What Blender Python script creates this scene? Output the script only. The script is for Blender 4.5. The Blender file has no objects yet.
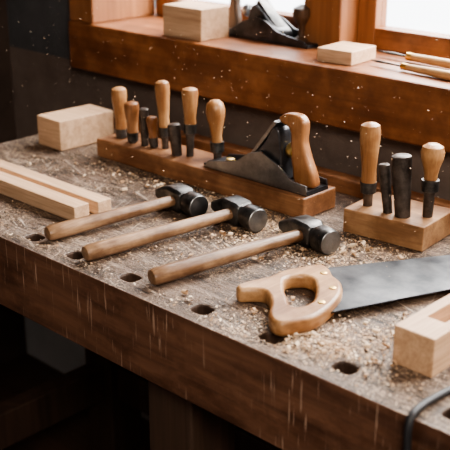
import bpy, bmesh, math, random
from mathutils import Vector, Matrix, noise
random.seed(7)
S=0.62; Z0=0.86
def P(x,y,z=0.0): return Vector((x*S,y*S,Z0+z*S))
COL=bpy.context.scene.collection

# ---------------------------------------------------------------- materials
def newmat(name):
    m=bpy.data.materials.new(name); m.use_nodes=True
    nt=m.node_tree; b=nt.nodes['Principled BSDF']; return m,nt,b
def ramp(nt,fac,stops):
    r=nt.nodes.new('ShaderNodeValToRGB'); e=r.color_ramp.elements
    e[0].position=stops[0][0]; e[0].color=(*stops[0][1],1)
    e[1].position=stops[-1][0]; e[1].color=(*stops[-1][1],1)
    for p,c in stops[1:-1]:
        k=e.new(p); k.color=(*c,1)
    nt.links.new(fac,r.inputs[0]); return r.outputs[0]
def mixc(nt,a,b,fac,mode='MIX'):
    m=nt.nodes.new('ShaderNodeMix'); m.data_type='RGBA'; m.blend_type=mode
    for s,v in ((6,a),(7,b),(0,fac)):
        if hasattr(v,'is_linked') or hasattr(v,'links'): nt.links.new(v,m.inputs[s])
        elif isinstance(v,tuple): m.inputs[s].default_value=(*v,1)
        else: m.inputs[s].default_value=v
    return m.outputs[2]
def mul(nt,a,b):
    mm=nt.nodes.new('ShaderNodeMath'); mm.operation='MULTIPLY'
    nt.links.new(a,mm.inputs[0]); nt.links.new(b,mm.inputs[1]); return mm.outputs[0]
def coords(nt,scale,rot=0):
    t=nt.nodes.new('ShaderNodeTexCoord'); mp=nt.nodes.new('ShaderNodeMapping')
    mp.inputs['Scale'].default_value=scale; 
    if rot:
        m0=nt.nodes.new('ShaderNodeMapping'); m0.inputs['Rotation'].default_value=(0,0,rot)
        nt.links.new(t.outputs['Object'],m0.inputs[0]); nt.links.new(m0.outputs[0],mp.inputs[0])
    else: nt.links.new(t.outputs['Object'],mp.inputs[0])
    return mp.outputs[0]
def noi(nt,vec,scale,detail=5,rough=.6,dist=0):
    n=nt.nodes.new('ShaderNodeTexNoise'); n.inputs['Scale'].default_value=scale
    n.inputs['Detail'].default_value=detail; n.inputs['Roughness'].default_value=rough
    n.inputs['Distortion'].default_value=dist
    nt.links.new(vec,n.inputs['Vector']); return n.outputs[0]
def bump(nt,b,h,strength=.3,dist=.002):
    k=nt.nodes.new('ShaderNodeBump'); k.inputs['Strength'].default_value=strength
    k.inputs['Distance'].default_value=dist
    nt.links.new(h,k.inputs['Height']); nt.links.new(k.outputs[0],b.inputs['Normal'])
def axs(ax,lo,hi=1.0):
    return tuple(lo if 'XYZ'[i]==ax else hi for i in range(3))
def wood(name,c1,c2,ax,rough=.5,sc=60,stain=None,bs=.25):
    m,nt,b=newmat(name)
    v=coords(nt,axs(ax,.07)); n1=noi(nt,v,sc,6,.6,.6); n2=noi(nt,coords(nt,axs(ax,.03)),sc*5,3)
    c=ramp(nt,n1,[(.3,c1),(.7,c2)])
    c=mixc(nt,c,ramp(nt,n2,[(.35,(.72,.66,.6)),(.6,(1,1,1))]),.6,'MULTIPLY')
    if stain:
        n3=noi(nt,coords(nt,(1,1,1)),14,4)
        c=mixc(nt,c,ramp(nt,n3,[(.42,stain),(.62,(1,1,1))]),.8,'MULTIPLY')
    nt.links.new(c,b.inputs['Base Color']); b.inputs['Roughness'].default_value=rough
    bump(nt,b,n2,bs,.001); return m
PINE_X=wood('pine_x',(.50,.31,.19),(.72,.50,.33),'X',.6)
PINE_Y=wood('pine_y',(.48,.29,.17),(.70,.46,.29),'Y',.6)
RACK=wood('rack_wood',(.25,.115,.052),(.43,.22,.11),'X',.45,50,(.45,.36,.3))
BLOCK=wood('block_wood',(.30,.16,.08),(.50,.29,.15),'X',.45,50,(.5,.42,.36))
HANDLE_Y=wood('hammer_handle_wood',(.19,.10,.052),(.42,.265,.155),'Y',.33,70,(.42,.34,.28))
HANDLE_Z=wood('chisel_handle_wood',(.36,.17,.07),(.60,.35,.165),'Z',.32,60,(.58,.46,.37))
HANDLE_Z2=wood('aged_handle_wood',(.22,.095,.04),(.42,.21,.10),'Z',.32,60,(.55,.43,.34))
HANDLE_DK=wood('dark_handle_wood',(.05,.03,.02),(.12,.065,.035),'Z',.4)
SAWWOOD=wood('saw_handle_wood',(.34,.175,.075),(.60,.36,.18),'Y',.38,45,(.52,.4,.3))
TOTEWOOD=wood('tote_wood',(.27,.11,.045),(.50,.25,.11),'Z',.33,45,(.55,.43,.33))
SILL=wood('sill_wood',(.20,.075,.029),(.37,.15,.06),'X',.42,22,(.5,.42,.38))
FRAME=wood('frame_wood',(.20,.08,.032),(.38,.163,.068),'Z',.45,22)
LEG=wood('leg_wood',(.04,.022,.014),(.09,.05,.032),'Z',.6,30)
FLOORM=wood('floor_wood',(.05,.028,.018),(.11,.06,.037),'X',.5,12)
def metal(name,c1,c2,rough,met=1.0,sc=25):
    m,nt,b=newmat(name); n=noi(nt,coords(nt,(1,1,1)),sc,6,.65)
    nt.links.new(ramp(nt,n,[(.35,c1),(.68,c2)]),b.inputs['Base Color'])
    b.inputs['Metallic'].default_value=met
    r=nt.nodes.new('ShaderNodeMapRange'); r.inputs[3].default_value=rough-.1; r.inputs[4].default_value=rough+.15
    nt.links.new(n,r.inputs[0]); nt.links.new(r.outputs[0],b.inputs['Roughness'])
    bump(nt,b,noi(nt,coords(nt,(1,1,1)),sc*12,3),.15,.0006); return m
STEEL_DK=metal('blackened_steel',(.045,.045,.047),(.17,.165,.16),.36,.9,40)
ROD=metal('patinated_steel',(.05,.042,.038),(.16,.135,.12),.45,.8,40)
STEEL_FACE=metal('worn_steel',(.20,.20,.205),(.40,.40,.40),.36)
STEEL_BLADE=metal('saw_blade_steel',(.035,.038,.043),(.115,.115,.12),.40,1.0,22)
IRON=metal('plane_iron',(.035,.036,.04),(.10,.10,.11),.3,.7)
BRASS=metal('brass',(.5,.33,.12),(.7,.5,.2),.35)
m,nt,b=newmat('black_rubber'); b.inputs['Base Color'].default_value=(.02,.02,.023,1); b.inputs['Roughness'].default_value=.5; RUBBER=m
def plaster(name,c1,c2):
    m,nt,b=newmat(name); n=noi(nt,coords(nt,(1,1,1)),5,8,.7)
    nt.links.new(ramp(nt,n,[(.35,c1),(.65,c2)]),b.inputs['Base Color'])
    b.inputs['Roughness'].default_value=.85; bump(nt,b,noi(nt,coords(nt,(1,1,1)),90,5),.3,.003); return m
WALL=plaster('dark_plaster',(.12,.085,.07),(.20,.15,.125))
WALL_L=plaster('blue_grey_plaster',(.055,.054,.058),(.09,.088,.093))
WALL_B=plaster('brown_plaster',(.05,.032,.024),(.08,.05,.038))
CEIL=plaster('ceiling_plaster',(.25,.24,.23),(.3,.29,.28))
LIT_BAND=plaster('painted_lit_band',(.36,.35,.34),(.44,.42,.41))  # pale tone paints in the lit patch low on the back wall

# bench top
m,nt,b=newmat('bench_top_worn'); BT=m
n1=noi(nt,coords(nt,(.08,1,1)),45,8,.7,.7)
c=ramp(nt,n1,[(.32,(.045,.026,.017)),(.49,(.125,.078,.054)),(.68,(.27,.19,.14))])
n2=noi(nt,coords(nt,(.5,1,1)),9,8,.74)
c=mixc(nt,c,ramp(nt,n2,[(.40,(.24,.19,.16)),(.54,(1,1,1))]),.92,'MULTIPLY')
n6=noi(nt,coords(nt,(.3,1,1)),26,8,.8,1.2)
n7=noi(nt,coords(nt,(1,1,1)),5,3,.6)
c=mixc(nt,c,(.42,.335,.27),mul(nt,ramp(nt,n6,[(.52,(0,0,0)),(.62,(.75,.75,.75))]),ramp(nt,n7,[(.42,(0,0,0)),(.60,(1,1,1))])))
for i,(ang,colr,th) in enumerate([(.35,(.50,.41,.33),.63),(-.6,(.03,.018,.012),.63),(1.2,(.45,.36,.28),.65),(.05,(.025,.015,.01),.61),(-.15,(.02,.012,.009),.62)]):
    ns=noi(nt,coords(nt,(.05,1,1),ang),150+40*i,2,.5)
    nk=noi(nt,coords(nt,(1,1,1)),9+3*i,3,.6)
    c=mixc(nt,c,colr,mul(nt,ramp(nt,ns,[(th,(0,0,0)),(th+.04,(.85,.85,.85))]),ramp(nt,nk,[(.42,(0,0,0)),(.55,(1,1,1))])))
n3=noi(nt,coords(nt,(1,1,1)),260,3,.75); n4=noi(nt,coords(nt,(1,1,1)),8,5,.65)
c=mixc(nt,c,(.58,.42,.29),mul(nt,ramp(nt,n3,[(.53,(0,0,0)),(.60,(1,1,1))]),ramp(nt,n4,[(.44,(.06,.06,.06)),(.6,(.85,.85,.85))])))
n5=noi(nt,coords(nt,(.3,1,1)),90,4,.65)
c=mixc(nt,c,ramp(nt,n5,[(.37,(.13,.09,.075)),(.43,(1,1,1))]),.9,'MULTIPLY')
nt.links.new(c,b.inputs['Base Color'])
nt.links.new(ramp(nt,n2,[(.3,(.32,.32,.32)),(.7,(.58,.58,.58))]),b.inputs['Roughness'])
mh=nt.nodes.new('ShaderNodeMath'); mh.operation='ADD'; nt.links.new(n1,mh.inputs[0]); nt.links.new(n5,mh.inputs[1])
mh2=nt.nodes.new('ShaderNodeMath'); mh2.operation='ADD'; nt.links.new(mh.outputs[0],mh2.inputs[0]); nt.links.new(n3,mh2.inputs[1])
bump(nt,b,mh2.outputs[0],.9,.003)
# bench front
m,nt,b=newmat('bench_front_worn'); BF=m
n1=noi(nt,coords(nt,(.08,1,1)),40,6,.6,.5)
c=ramp(nt,n1,[(.3,(.09,.04,.023)),(.7,(.23,.11,.063))])
n2=noi(nt,coords(nt,(.6,1,1)),12,6,.7)
c=mixc(nt,c,ramp(nt,n2,[(.36,(.35,.28,.25)),(.55,(1,1,1))]),.8,'MULTIPLY')
ns=noi(nt,coords(nt,(1,1,.05)),210,3,.6); nb=noi(nt,coords(nt,(1,1,.6)),10,3,.6)
c=mixc(nt,c,(.48,.32,.23),mul(nt,ramp(nt,ns,[(.60,(0,0,0)),(.65,(.85,.85,.85))]),ramp(nt,nb,[(.43,(0,0,0)),(.57,(1,1,1))])))
nt.links.new(c,b.inputs['Base Color']); b.inputs['Roughness'].default_value=.5
bump(nt,b,n1,.5,.003)
# shavings
m,nt,b=newmat('wood_shavings'); SHAV=m
g=nt.nodes.new('ShaderNodeNewGeometry')
nt.links.new(ramp(nt,g.outputs['Random Per Island'],[(0,(.40,.24,.13)),(.5,(.64,.44,.28)),(1,(.84,.68,.50))]),b.inputs['Base Color'])
b.inputs['Roughness'].default_value=.7
# glass
m,nt,b=newmat('window_glass'); GLASS=m
nt.nodes.remove(b); tr=nt.nodes.new('ShaderNodeBsdfTransparent'); gl=nt.nodes.new('ShaderNodeBsdfGlossy'); gl.inputs['Roughness'].default_value=.05
mx=nt.nodes.new('ShaderNodeMixShader'); mx.inputs[0].default_value=.05
nt.links.new(tr.outputs[0],mx.inputs[1]); nt.links.new(gl.outputs[0],mx.inputs[2]); nt.links.new(mx.outputs[0],nt.nodes['Material Output'].inputs[0])

# ---------------------------------------------------------------- geometry helpers
def finish(name,bm,mats,smooth=False,bevel=0,seg=2):
    me=bpy.data.meshes.new(name); bmesh.ops.recalc_face_normals(bm,faces=bm.faces); bm.to_mesh(me); bm.free()
    for mt in (mats if isinstance(mats,list) else [mats]): me.materials.append(mt)
    ob=bpy.data.objects.new(name,me); COL.objects.link(ob)
    if bevel:
        md=ob.modifiers.new('b','BEVEL'); md.width=bevel; md.segments=seg; md.limit_method='ANGLE'; md.angle_limit=.6
        bake(ob)
    if smooth:
        for p in ob.data.polygons: p.use_smooth=True
        try:
            ob.data.set_sharp_from_angle(angle=math.radians(40))
        except Exception: pass
    return ob
def bake(ob):
    dg=bpy.context.evaluated_depsgraph_get(); dg.update()
    me=bpy.data.meshes.new_from_object(ob.evaluated_get(dg)); ob.modifiers.clear(); ob.data=me
def box(name,x0,x1,y0,y1,z0,z1,mat,bevel=.0015,rot=0):
    bm=bmesh.new(); bmesh.ops.create_cube(bm,size=1)
    a=P(x0,y0,z0); c=P(x1,y1,z1); ctr=(a+c)/2; d=c-a
    M=Matrix.Translation(ctr)@Matrix.Rotation(rot,4,'Z')@Matrix.Diagonal((d.x,d.y,d.z,1))
    bmesh.ops.transform(bm,matrix=M,verts=bm.verts); return finish(name,bm,mat,False,bevel)
def lathe(name,prof,mat,M,seg=28,squash=1.0):
    bm=bmesh.new(); rings=[]
    for r,z in prof:
        rings.append([bm.verts.new((r*math.cos(2*math.pi*i/seg),r*squash*math.sin(2*math.pi*i/seg),z)) for i in range(seg)])
    for a,b_ in zip(rings,rings[1:]):
        for i in range(seg): bm.faces.new((a[i],a[(i+1)%seg],b_[(i+1)%seg],b_[i]))
    bm.faces.new(rings[0]); bm.faces.new(rings[-1])
    bmesh.ops.transform(bm,matrix=M,verts=bm.verts); return finish(name,bm,mat,True)
def along(p0,p1,up=Vector((0,0,1))):
    z=(p1-p0).normalized(); x=up.cross(z)
    if x.length<1e-4: x=Vector((1,0,0))
    x.normalize(); y=z.cross(x); M=Matrix((x,y,z)).transposed().to_4x4(); M.translation=p0; return M
def smoothpts(pts,n=6,closed=True):
    out=[];N=len(pts)
    for i in range(N):
        p0,p1,p2,p3=[Vector(pts[(i+k)%N]) for k in (-1,0,1,2)]
        for j in range(n):
            t=j/n
            out.append(.5*((2*p1)+(-p0+p2)*t+(2*p0-5*p1+4*p2-p3)*t*t+(-p0+3*p1-3*p2+p3)*t**3))
    return out
def slab(name,loops,thick,mat,M,bev=.002):
    cu=bpy.data.curves.new(name,'CURVE'); cu.dimensions='2D'; cu.fill_mode='BOTH'
    cu.extrude=thick/2-bev; cu.bevel_depth=bev; cu.bevel_resolution=2; cu.offset=-bev
    for L in loops:
        sp=cu.splines.new('POLY'); sp.points.add(len(L)-1); sp.use_cyclic_u=True
        for i,p in enumerate(L): sp.points[i].co=(p[0],p[1],0,1)
    ob=bpy.data.objects.new(name+'_c',cu); COL.objects.link(ob)
    dg=bpy.context.evaluated_depsgraph_get(); dg.update()
    me=bpy.data.meshes.new_from_object(ob.evaluated_get(dg)); bpy.data.objects.remove(ob)
    me.transform(M); me.materials.clear(); me.materials.append(mat)
    o=bpy.data.objects.new(name,me); COL.objects.link(o)
    for p in me.polygons: p.use_smooth=True
    try: me.set_sharp_from_angle(angle=math.radians(35))
    except Exception: pass
    return o
def join(name,obs):
    bpy.ops.object.select_all(action='DESELECT')
    for o in obs: o.select_set(True)
    bpy.context.view_layer.objects.active=obs[0]; bpy.ops.object.join()
    o=bpy.context.view_layer.objects.active; o.name=name; o.data.name=name
    return o
def tube(name,pts,r,mat,cyc=False):
    cu=bpy.data.curves.new(name,'CURVE'); cu.dimensions='3D'; cu.bevel_depth=r; cu.bevel_resolution=4
    sp=cu.splines.new('NURBS'); sp.points.add(len(pts)-1); sp.use_endpoint_u=True; sp.order_u=3
    for i,p in enumerate(pts): sp.points[i].co=(*p,1)
    cu.use_fill_caps=True
    ob=bpy.data.objects.new(name+'_c',cu); COL.objects.link(ob)
    dg=bpy.context.evaluated_depsgraph_get(); dg.update()
    me=bpy.data.meshes.new_from_object(ob.evaluated_get(dg)); bpy.data.objects.remove(ob)
    me.materials.clear(); me.materials.append(mat)
    o=bpy.data.objects.new(name,me); COL.objects.link(o)
    for p in me.polygons: p.use_smooth=True
    return o

# ---------------------------------------------------------------- room
FZ=-Z0/S
ZS=.352
box('floor',-4.6,2.6,-2.2,4.0,FZ-.1,FZ,FLOORM,0)
box('ceiling',-4.6,2.6,-2.2,3.0,2.7,2.8,CEIL,0)
box('wall_left',-3.90,-3.80,-2.1,2.98,FZ,2.7,WALL_B,0)
box('wall_right',2.4,2.5,-2.1,2.98,FZ,2.7,CEIL,0)
box('wall_front',-3.85,2.4,-2.2,-2.1,FZ,2.7,CEIL,0)
YW=2.56
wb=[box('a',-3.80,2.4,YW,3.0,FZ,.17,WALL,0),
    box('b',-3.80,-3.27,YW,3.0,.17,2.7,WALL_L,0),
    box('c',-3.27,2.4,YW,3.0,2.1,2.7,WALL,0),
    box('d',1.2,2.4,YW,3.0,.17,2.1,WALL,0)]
join('wall_back',wb)
join('window_sill',[box('s1',-3.27,1.2,2.49,3.0,.16,ZS,SILL,.004)])
box('trim_1',-3.27,-3.12,2.50,2.84,ZS,2.1,FRAME,.004)
def window(name,x0,x1,y=2.84):
    r=.075; t=.07; p=[]
    p.append(box('l',x0,x0+r,y,y+t,ZS,2.1,FRAME,.003)); p.append(box('r',x1-r,x1,y,y+t,ZS,2.1,FRAME,.003))
    p.append(box('bt',x0+r,x1-r,y,y+t,ZS,ZS+r,SILL,.003)); p.append(box('tp',x0+r,x1-r,y,y+t,2.1-r,2.1,SILL,.003))
    p.append(box('md',x0+r,x1-r,y+.01,y+t-.01,1.2,1.24,SILL,.003))
    p.append(box('gl',x0+r,x1-r,y+.03,y+.038,ZS+r,2.1-r,GLASS,0))
    join(name,p)
window('window_1',-3.12,-2.235); window('window_2',-2.07,-1.0); window('added_light_window',-.84,.3);  # third window is out of view, added for more light from the right
box('trim_2',-2.235,-2.07,2.74,2.94,ZS,2.1,FRAME,.004)
box('trim_3',-1.0,-.84,2.74,2.94,ZS,2.1,FRAME,.004)
box('trim_4',.3,1.2,2.74,2.94,ZS,2.1,FRAME,.004)
box('painted_light_band',-3.80,2.4,2.52,YW,FZ,FZ+.24,LIT_BAND,.002)  # added pale strip, light under the bench put in as colour

# ---------------------------------------------------------------- bench
bx0,bx1,by0,by1=-3.0,-.2,1.405,2.42
bm=bmesh.new(); bmesh.ops.create_cube(bm,size=1)
a=P(bx0,by0,-.215); c=P(bx1,by1,0); d=c-a
bmesh.ops.transform(bm,matrix=Matrix.Translation((a+c)/2)@Matrix.Diagonal((d.x,d.y,d.z,1)),verts=bm.verts)
top=finish('top',bm,[BT,BF])
HOLES=[(-2.135,1.472),(-1.951,1.470),(-1.737,1.473),(-1.476,1.467),(-1.264,1.472),(-1.066,1.476),(-.8,1.475),(-2.36,1.48),(-2.6,1.475)]
cut=[]
for hx,hy in HOLES:
    bm=bmesh.new(); vs0=[];vs1=[]
    for i in range(24):
        t=i/24*2*math.pi; cx,sx=math.cos(t),math.sin(t); e=.6
        X=hx+.026*math.copysign(abs(cx)**e,cx); Y=hy+.021*math.copysign(abs(sx)**e,sx)
        vs0.append(bm.verts.new(P(X,Y,-.3))); vs1.append(bm.verts.new(P(X,Y,.05)))
    bm.faces.new(vs0); bm.faces.new(vs1)
    for i in range(24): bm.faces.new((vs0[i],vs0[(i+1)%24],vs1[(i+1)%24],vs1[i]))
    cut.append(finish('h',bm,LEG))
cutter=join('cutter',cut)
md=top.modifiers.new('x','BOOLEAN'); md.object=cutter; md.operation='DIFFERENCE'; md.solver='EXACT'
bake(top); bpy.data.objects.remove(cutter)
md=top.modifiers.new('b','BEVEL'); md.width=.004; md.segments=2; md.limit_method='ANGLE'; bake(top)
for p in top.data.polygons: p.material_index=0 if p.normal.z>.5 else 1
# wall of every dog hole takes the dark leg material
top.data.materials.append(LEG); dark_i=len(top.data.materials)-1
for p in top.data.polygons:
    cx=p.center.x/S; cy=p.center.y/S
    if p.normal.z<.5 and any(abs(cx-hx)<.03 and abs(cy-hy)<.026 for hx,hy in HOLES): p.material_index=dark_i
parts=[top]
for lx in (-2.9,-1.66,-.5):
    for ly in (1.45,2.2):
        parts.append(box('leg',lx,lx+.16,ly,ly+.16,FZ,-.215,LEG,.004))
parts.append(box('str',-2.74,-.5,1.49,1.56,-1.1,-.95,LEG,.004)); parts.append(box('str',-2.74,-.5,2.24,2.31,-1.1,-.95,LEG,.004))
for lx in (-2.86,-1.62,-.46): parts.append(box('str2',lx,lx+.08,1.61,2.2,-1.1,-.95,LEG,.004))
parts.append(box('rail',bx0,bx1,2.36,2.42,-.01,.045,RACK,.003))
join('workbench',parts)

# ---------------------------------------------------------------- timber
box('timber_batten',-2.97,-2.142,1.617,1.672,.0003,.047,PINE_X,.0015)
box('timber_batten.001',-2.97,-2.140,1.703,1.753,.0003,.042,PINE_X,.0015)
box('wood_block',-2.885,-2.745,2.035,2.275,.0003,.108,PINE_X,.002,math.radians(-2))
mb=box('mortised_block',-1.007,-.91,1.558,1.93,.0003,.088,PINE_Y,.0)
ct=box('c',-.98,-.937,1.64,1.78,.03,.2,PINE_Y,0)
md=mb.modifiers.new('x','BOOLEAN'); md.object=ct; md.solver='EXACT'; bake(mb); bpy.data.objects.remove(ct)
md=mb.modifiers.new('b','BEVEL'); md.width=.0015; md.segments=2; md.limit_method='ANGLE'; bake(mb)

# ---------------------------------------------------------------- hammers
def hammer(p0,p1,name='hammer'):
    zc=.0365
    a=P(p0[0],p0[1],.0242); b_=P(p1[0],p1[1],zc)
    d=(b_-a); L=d.length; M=along(a,b_)
    R=.0235*S
    prof=[(R*.55,0),(R*.85,.002),(R*1.0,.008),(R*1.02,.03),(R*.98,L*.25),(R*.90,L*.5),(R*.84,L*.7),(R*.78,L*.88),(R*.75,L),(R*.75,L+.024)]
    h=lathe('handle',prof,HANDLE_Y,M,28,.92)
    hd=Vector((d.y,-d.x,0)).normalized()
    hl=.092*S; T=.036*S
    Mh=along(b_-hd*hl,b_+hd*hl); LL=2*hl
    prof=[(T*.70,LL*.60),(T*.74,LL*.66),(T*.80,LL*.70),(T*.98,LL*.75),(T*1.0,LL*.79),(T*1.0,LL*.96),(T*.93,LL*1.0),(T*.3,LL*1.003)]
    pol=lathe('poll',prof,STEEL_DK,Mh,32)
    fc=lathe('face',[(T*.92,LL*.999),(T*.88,LL*1.006),(T*.2,LL*1.008)],STEEL_FACE,Mh,32)
    bm=bmesh.new(); secs=[(0.0,.30,.92),(.015,.36,.96),(.14,.66,.96),(.26,.90,.92),(.32,.96,.92),(.60,.96,.92),(.68,.76,.76)]
    rings=[]
    for t,hz,hw in secs:
        w=T*hw; h_=T*hz; k=.25
        pts=[(w,h_*(1-k)),(w*(1-k),h_),(-w*(1-k),h_),(-w,h_*(1-k)),(-w,-h_*(1-k)),(-w*(1-k),-h_),(w*(1-k),-h_),(w,-h_*(1-k))]
        rings.append([bm.verts.new((x,y,t*LL)) for x,y in pts])
    for r0,r1 in zip(rings,rings[1:]):
        for i in range(8): bm.faces.new((r0[i],r0[(i+1)%8],r1[(i+1)%8],r1[i]))
    bm.faces.new(rings[0]); bm.faces.new(rings[-1])
    bmesh.ops.transform(bm,matrix=Mh,verts=bm.verts)
    eye=finish('eye',bm,STEEL_DK,True,.0012)
    return join(name,[h,pol,fc,eye])
hammer((-2.078,1.470),(-2.0,1.905))
hammer((-1.893,1.452),(-1.80,1.94),'hammer.001')
hammer((-1.655,1.468),(-1.550,1.95),'hammer.002')

# ---------------------------------------------------------------- chisel tools
def handle_up(x,y,z,zh,zt,rr,kind='light',lean=(0,0),hm=None):
    hm=hm or HANDLE_Z
    base=P(x,y,z); tp=P(x+lean[0],y+lean[1],zt); M=along(base,tp,Vector((0,1,0)))
    L=(tp-base).length; hb=(zh-z)/(zt-z)*L; R=rr*S; H=L-hb; out=[]
    if kind in('light','bulb'):
        if kind=='light':
            pr=[(R*.55,hb),(R*.75,hb+.004),(R*.74,hb+H*.12),(R*.70,hb+H*.25),(R*.84,hb+H*.5),(R*.98,hb+H*.75),(R*1.0,hb+H*.88),(R*.9,hb+H*.96),(R*.6,hb+H*.99),(R*.1,L+.001)]
        else:
            pr=[(R*.5,hb),(R*.6,hb+H*.05),(R*.58,hb+H*.2),(R*.72,hb+H*.4),(R*.98,hb+H*.62),(R*1.05,hb+H*.78),(R*.9,hb+H*.92),(R*.5,hb+H*.99),(R*.1,L)]
        out.append(lathe('grip',pr,hm,M))
        out.append(lathe('ferrule',[(R*.66,hb-.014),(R*.76,hb-.013),(R*.78,hb+.006),(R*.6,hb+.0065)],STEEL_DK,M))
        out.append(lathe('shank',[(R*.46,-.001),(R*.48,hb*.6),(R*.62,hb-.01)],ROD,M,16))
    elif kind=='dark':
        out.append(lathe('rod',[(R*.8,-.001),(R*.85,L*.3),(R,L*.85),(R,L-.002),(R*.8,L),(R*.1,L)],ROD,M))
    return out
RZ=.066
box('tool_rack',-2.61,-1.679,2.083,2.237,.0003,RZ,RACK,.003)
sp=[(-2.55,2.150,.09,.245,.027,'light',HANDLE_Z),(-2.475,2.135,.095,.21,.026,'light',HANDLE_Z2),(-2.42,2.14,.0,.195,.016,'dark',None),
    (-2.38,2.145,.09,.172,.020,'light',HANDLE_Z2),(-2.345,2.165,.13,.295,.025,'light',HANDLE_Z),(-2.262,2.14,.0,.17,.021,'dark',None),
    (-2.222,2.160,.165,.292,.027,'light',HANDLE_Z),(-2.130,2.195,.115,.262,.030,'bulb',HANDLE_Z)]
for (x,y,zh,zt,r,k,hm) in sp:
    o=handle_up(x,y,RZ,max(zh,RZ+.004),zt,r,k,((random.random()-.5)*.022,(random.random()-.5)*.014),hm)
    join('chisel' if k!='dark' else 'steel_punch',o)
box('chisel_holder',-1.553,-1.305,2.105,2.29,.0003,.07,BLOCK,.002,math.radians(5))
for (x,y,zh,zt,r,k,ln) in [(-1.51,2.16,.13,.308,.029,'light',(-.005,0)),(-1.435,2.15,0,.205,.016,'dark',(-.022,0)),(-1.390,2.155,0,.24,.027,'dark',(-.016,0)),(-1.340,2.20,.165,.275,.031,'bulb',(0,.003))]:
    join('chisel' if k!='dark' else 'steel_punch',handle_up(x,y,.07,zh,zt,r,k,ln))

# ---------------------------------------------------------------- hand plane
def plane(name,x0,yc,z,L,flip=False,hmat=TOTEWOOD,knob=False,vz=1.0):
    k=L/.42; f=-1 if flip else 1
    def M(yo=0):
        R=Matrix(((f,0,0,0),(0,0,-1,0),(0,vz,0,0),(0,0,0,1)))
        o=P(x0 if not flip else x0+L,yc+yo,z); return Matrix.Translation(o)@R
    q=lambda pts,n=5: [ (p[0]*S*k,p[1]*S*k) for p in smoothpts(pts,n)]
    lin=lambda pts: [(p[0]*S*k,p[1]*S*k) for p in pts]
    out=[]
    out.append(slab('sole',[lin([(0,0),(.42,0),(.42,.014),(.0,.014)])],.10*S*k,IRON,M(),.001))
    cheek=[(0.0,.002),(.42,.002),(.415,.03),(.36,.034),(.30,.075),(.24,.10),(.19,.085),(.14,.05),(.08,.036),(.02,.026)]
    for yo in (-.047,.047): out.append(slab('cheek',[lin(cheek)],.007*S*k,STEEL_FACE if yo<0 and not knob else IRON,M(yo*k),.001))
    frog=[(.16,.014),(.30,.014),(.31,.05),(.30,.155),(.285,.178),(.268,.172),(.245,.13),(.20,.085),(.15,.045)]
    if knob: frog=[(.15,.014),(.30,.014),(.30,.05),(.28,.12),(.262,.145),(.245,.14),(.215,.11),(.18,.075),(.14,.04)]
    out.append(slab('frog',[q(frog)],.074*S*k,IRON,M(),.003))
    if knob:
        out.append(slab('lever',[lin([(.14,.035),(.155,.03),(.262,.15),(.25,.165)])],.05*S*k,STEEL_DK,M(),.0006))
    else:
        out.append(slab('iron',[lin([(.135,.02),(.148,.02),(.285,.192),(.272,.195)])],.062*S*k,STEEL_FACE,M(),.0006))
    out.append(lathe('wheel',[(.003,-.008),(.013,-.007),(.015,-.002),(.015,.002),(.013,.007),(.003,.008)],BRASS if not knob else STEEL_FACE,Matrix.Translation(P(x0+(.322*k if not flip else L-.322*k),yc,z+.11*k*vz))@Matrix.Rotation(math.radians(90),4,'Y'),20))
    out.append(lathe('axle',[(.003,-.02),(.003,.02)],STEEL_DK,Matrix.Translation(P(x0+(.31*k if not flip else L-.31*k),yc,z+.11*k*vz))@Matrix.Rotation(math.radians(90),4,'Y'),12))
    tote=[(.345,.014),(.412,.014),(.412,.05),(.388,.10),(.372,.145),(.374,.180),(.372,.205),(.350,.222),(.305,.220),(.278,.203),(.288,.188),(.316,.178),(.324,.15),(.322,.11),(.332,.06)]
    if knob: tote=[(.365,.014),(.415,.014),(.415,.05),(.405,.10),(.402,.145),(.41,.20),(.395,.215),(.37,.21),(.36,.19),(.37,.15),(.368,.10),(.362,.06)]
    out.append(slab('tote',[q(tote)],.036*S*k,hmat,M(),.006))
    kb=P(x0+(.07*k if not flip else L-.07*k),yc,z+.012*k)
    R=.022*S*k
    if knob:
        out.append(lathe('knob',[(R*1.2,0),(R*1.2,.004),(R*.6,.012),(R*.55,.034),(R*1.1,.046),(R*1.5,.058),(R*1.4,.072),(R*.3,.080)],hmat,Matrix.Translation(kb)))
    else:
        out.append(lathe('knob',[(R*.9,0),(R*.9,.006),(R*.6,.009),(R*.6,.012),(R*.3,.013)],BRASS,Matrix.Translation(kb)))
    return join(name,out)
plane('hand_plane',-2.105,2.155,RZ,.42)
plane('hand_plane.001',-2.595,2.735,ZS,.43,True,HANDLE_DK,True,.85)

# sill things
box('wood_offcut',-2.735,-2.532,2.525,2.67,ZS,ZS+.115,PINE_X,.002)
box('wood_offcut.001',-2.02,-1.885,2.55,2.70,ZS,ZS+.045,PINE_X,.002,math.radians(4))
def lying(name,p0,p1,r,split,z,hm):
    a=P(*p0,z+r); b_=P(*p1,z+r); L=(b_-a).length; M=along(a,b_); R=r*S; h=L*split
    o=[lathe('h',[(R*.4,0),(R*.9,.003),(R,.012),(R*.85,h*.6),(R*.7,h)],hm,M),
       lathe('f',[(R*.74,h-.002),(R*.74,h+.012),(R*.4,h+.014)],BRASS,M),
       lathe('b',[(R*.35,h),(R*.35,h+.03),(R*.5,L*.9),(R*.2,L)],STEEL_DK,M,12,.6)]
    return join(name,o)
HX=wood('sill_handle_wood',(.42,.25,.12),(.6,.4,.22),'X',.4)
lying('lying_chisel',(-1.35,2.70),(-1.91,2.75),.018,.75,ZS,HX)
lying('lying_chisel.001',(-1.52,2.585),(-1.85,2.62),.015,.55,ZS,HX)

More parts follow.
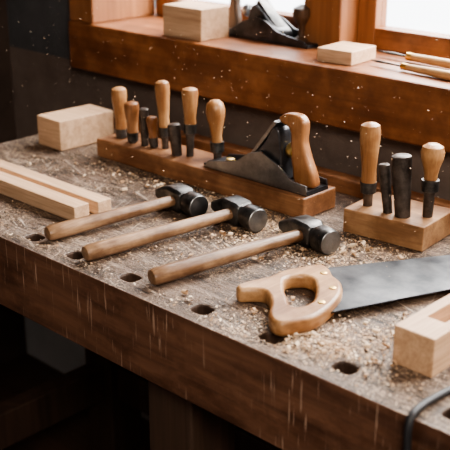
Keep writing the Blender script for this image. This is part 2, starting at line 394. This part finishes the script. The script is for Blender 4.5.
# ---------------------------------------------------------------- saw
def to(pts): return [(p[0]*S,p[1]*S) for p in smoothpts(pts,6)]
outer=[(-1.452,1.560),(-1.448,1.600),(-1.432,1.650),(-1.43,1.70),(-1.415,1.745),(-1.388,1.795),(-1.355,1.79),(-1.325,1.765),(-1.285,1.745),(-1.25,1.705),(-1.228,1.655),(-1.215,1.60),(-1.212,1.555),(-1.225,1.51),(-1.245,1.478),(-1.272,1.478),(-1.30,1.50),(-1.325,1.535),(-1.355,1.565),(-1.385,1.580),(-1.41,1.565),(-1.43,1.545)]
hole=[(-1.392,1.670),(-1.375,1.708),(-1.345,1.712),(-1.318,1.69),(-1.29,1.655),(-1.268,1.615),(-1.268,1.575),(-1.29,1.565),(-1.32,1.59),(-1.355,1.62)]
hnd=slab('handle',[to(outer),to(hole)[::-1]],.038*S,SAWWOOD,Matrix.Translation((0,0,Z0+.0215*S)),.006)
bm=bmesh.new()
A=Vector((-1.240,1.585)); B=Vector((-1.395,1.80)); d=Vector((.394,.919)).normalized()
C=A+d*.80; pr=Vector((-.919,.394)); 
low=[]; N=150
for i in range(N+1):
    p=A+(C-A)*(i/N); low.append(p); 
    if i<N: low.append(A+(C-A)*((i+.5)/N)-pr*.006)
D=C+pr*.13; 
pts=low+[D,B]
vt=[bm.verts.new(P(p.x,p.y,.0225)) for p in pts]; vb=[bm.verts.new(P(p.x,p.y,.0195)) for p in pts]
bm.faces.new(vt); bm.faces.new(vb[::-1])
n=len(pts)
for i in range(n): bm.faces.new((vt[i],vt[(i+1)%n],vb[(i+1)%n],vb[i]))
bl=finish('blade',bm,STEEL_BLADE)
scr=[]
for x,y in [(-1.345,1.755),(-1.275,1.70),(-1.245,1.62)]:
    scr.append(lathe('screw',[(.0055,0),(.0055,.001),(.004,.0016),(.001,.0016)],BRASS,Matrix.Translation(P(x,y,.0405)),20))
join('hand_saw',[hnd,bl]+scr)

# ---------------------------------------------------------------- cable
tube('power_cable',[P(-.80,1.80,.010),P(-.83,1.66,.010),P(-.848,1.56,.010),P(-.856,1.47,.012),P(-.855,1.42,.014),P(-.852,1.388,.006),P(-.848,1.384,-.05),P(-.84,1.385,-.2),P(-.83,1.386,-.5)],.0048,RUBBER)

# ---------------------------------------------------------------- shavings
bm=bmesh.new()
def inhole(x,y): return any(abs(x-hx)<.031 and abs(y-hy)<.026 for hx,hy in HOLES)
def flake(x,y,z,s,air=False):
    if not air and inhole(x,y): return
    R=Matrix.Rotation(random.random()*6.28,4,'Z')@Matrix.Rotation(random.gauss(0,.35),4,'X')@Matrix.Rotation(random.gauss(0,.35),4,'Y')
    w=s*random.uniform(.3,.9); c=P(x,y,z)+Vector((0,0,s*.25))
    q=[Vector((-s,-w,0)),Vector((s*.2,-w*1.1,s*.2)),Vector((s,-w*.2,0)),Vector((s*.5,w,s*.1)),Vector((-s*.8,w*.7,0))]
    bm.faces.new([bm.verts.new(c+R@v) for v in q])
def curl(x,y,z,r):
    if inhole(x,y) or inhole(x+.01,y) or inhole(x-.01,y): return
    R=Matrix.Rotation(random.random()*6.28,4,'Z')@Matrix.Rotation(random.uniform(-.4,.4),4,'X')
    w=random.uniform(.002,.005); c=P(x,y,z)+Vector((0,0,r)); turns=random.uniform(.5,1.0); N=12; prev=None
    for i in range(N+1):
        a=i/N*turns*6.28; rr=r*(1-.35*i/N)
        u=Vector((rr*math.cos(a),-w+i*.0002,rr*math.sin(a))); v=Vector((rr*math.cos(a),w+i*.0002,rr*math.sin(a)))
        cu=[bm.verts.new(c+R@u),bm.verts.new(c+R@v)]
        if prev: bm.faces.new((prev[0],cu[0],cu[1],prev[1]))
        prev=cu
cl=[(-1.70,1.97,.09,.06,1900),(-1.93,2.02,.09,.045,1300),(-1.45,1.93,.06,.05,1100),(-1.15,1.50,.10,.032,2100),(-1.07,1.66,.035,.10,1200),(-2.05,2.03,.13,.045,800),
    (-1.62,1.84,.08,.05,1100),(-1.42,2.03,.09,.04,1000),(-2.3,1.99,.14,.05,800),(-1.80,1.7,.13,.10,600),(-1.32,1.46,.12,.025,600),(-2.4,1.5,.2,.05,350),(-1.16,1.58,.05,.045,800),(-2.6,1.9,.12,.1,350),(-1.30,1.60,.05,.05,400),(-1.9,1.45,.25,.03,250)]
SZ=[.0005,.0006,.0008,.0008,.0011,.0011,.0015,.0024]
for cx,cy,sx,sy,n in cl:
    for i in range(n):
        x=random.gauss(cx,sx); y=random.gauss(cy,sy)
        hh=.006*math.exp(-((x-cx)/sx)**2-((y-cy)/sy)**2)*n/1500
        if 1.42<y<2.34 and -2.95<x<-.3: flake(x,y,.001+random.random()*(.003+hh),random.choice(SZ))
    for i in range(n//90):
        x=random.gauss(cx,sx); y=random.gauss(cy,sy)
        if 1.44<y<2.05: curl(x,y,.0005,random.uniform(.002,.0045))
for i in range(4500):
    flake(random.uniform(-2.95,-.4),random.uniform(1.42,2.34),.001,random.choice([.0005,.0006,.0008,.0012]))
# dust kicked up into the air
for i in range(520):
    flake(random.uniform(-2.9,-1.2),random.uniform(1.7,2.45),random.uniform(.05,.55),random.choice([.0008,.001,.0013]),True)
me=bpy.data.meshes.new('wood_shavings'); bm.to_mesh(me); bm.free(); me.materials.append(SHAV)
o=bpy.data.objects.new('wood_shavings',me); COL.objects.link(o)

# ---------------------------------------------------------------- lights
w=bpy.data.worlds.new('World'); bpy.context.scene.world=w; w.use_nodes=True
bg=w.node_tree.nodes['Background']; bg.inputs[0].default_value=(.95,.97,1,1); bg.inputs[1].default_value=5.5
def area(name,loc,target,sx,sy,power,col):
    L=bpy.data.lights.new(name,'AREA'); L.shape='RECTANGLE'; L.size=sx; L.size_y=sy; L.energy=power; L.color=col
    o=bpy.data.objects.new(name,L); COL.objects.link(o); o.location=loc
    o.rotation_euler=(target-loc).to_track_quat('-Z','Y').to_euler(); return o
area('window_daylight',P(-1.2,3.7,1.9),P(-1.6,1.7,0),2.4,1.0,235,(1,.96,.90))
area('added_room_fill',P(1.0,-.3,2.4),P(-1.8,2.0,0),1.0,.8,52,(1,.89,.77))  # added fill from upper right behind the camera, no actual fixture
try: bpy.context.scene.view_settings.look='AgX - Medium High Contrast'
except Exception as e: print(e)

# ---------------------------------------------------------------- camera
cd=bpy.data.cameras.new('camera'); cam=bpy.data.objects.new('camera',cd); COL.objects.link(cam)
cam.location=P(0,0,1); cam.rotation_euler=(math.radians(90-20.8),0,math.radians(43.7))
cd.lens=78.8; cd.sensor_width=36; cd.dof.use_dof=True; cd.dof.focus_distance=1.62; cd.dof.aperture_fstop=5.6
cd.clip_start=.05
bpy.context.scene.camera=cam
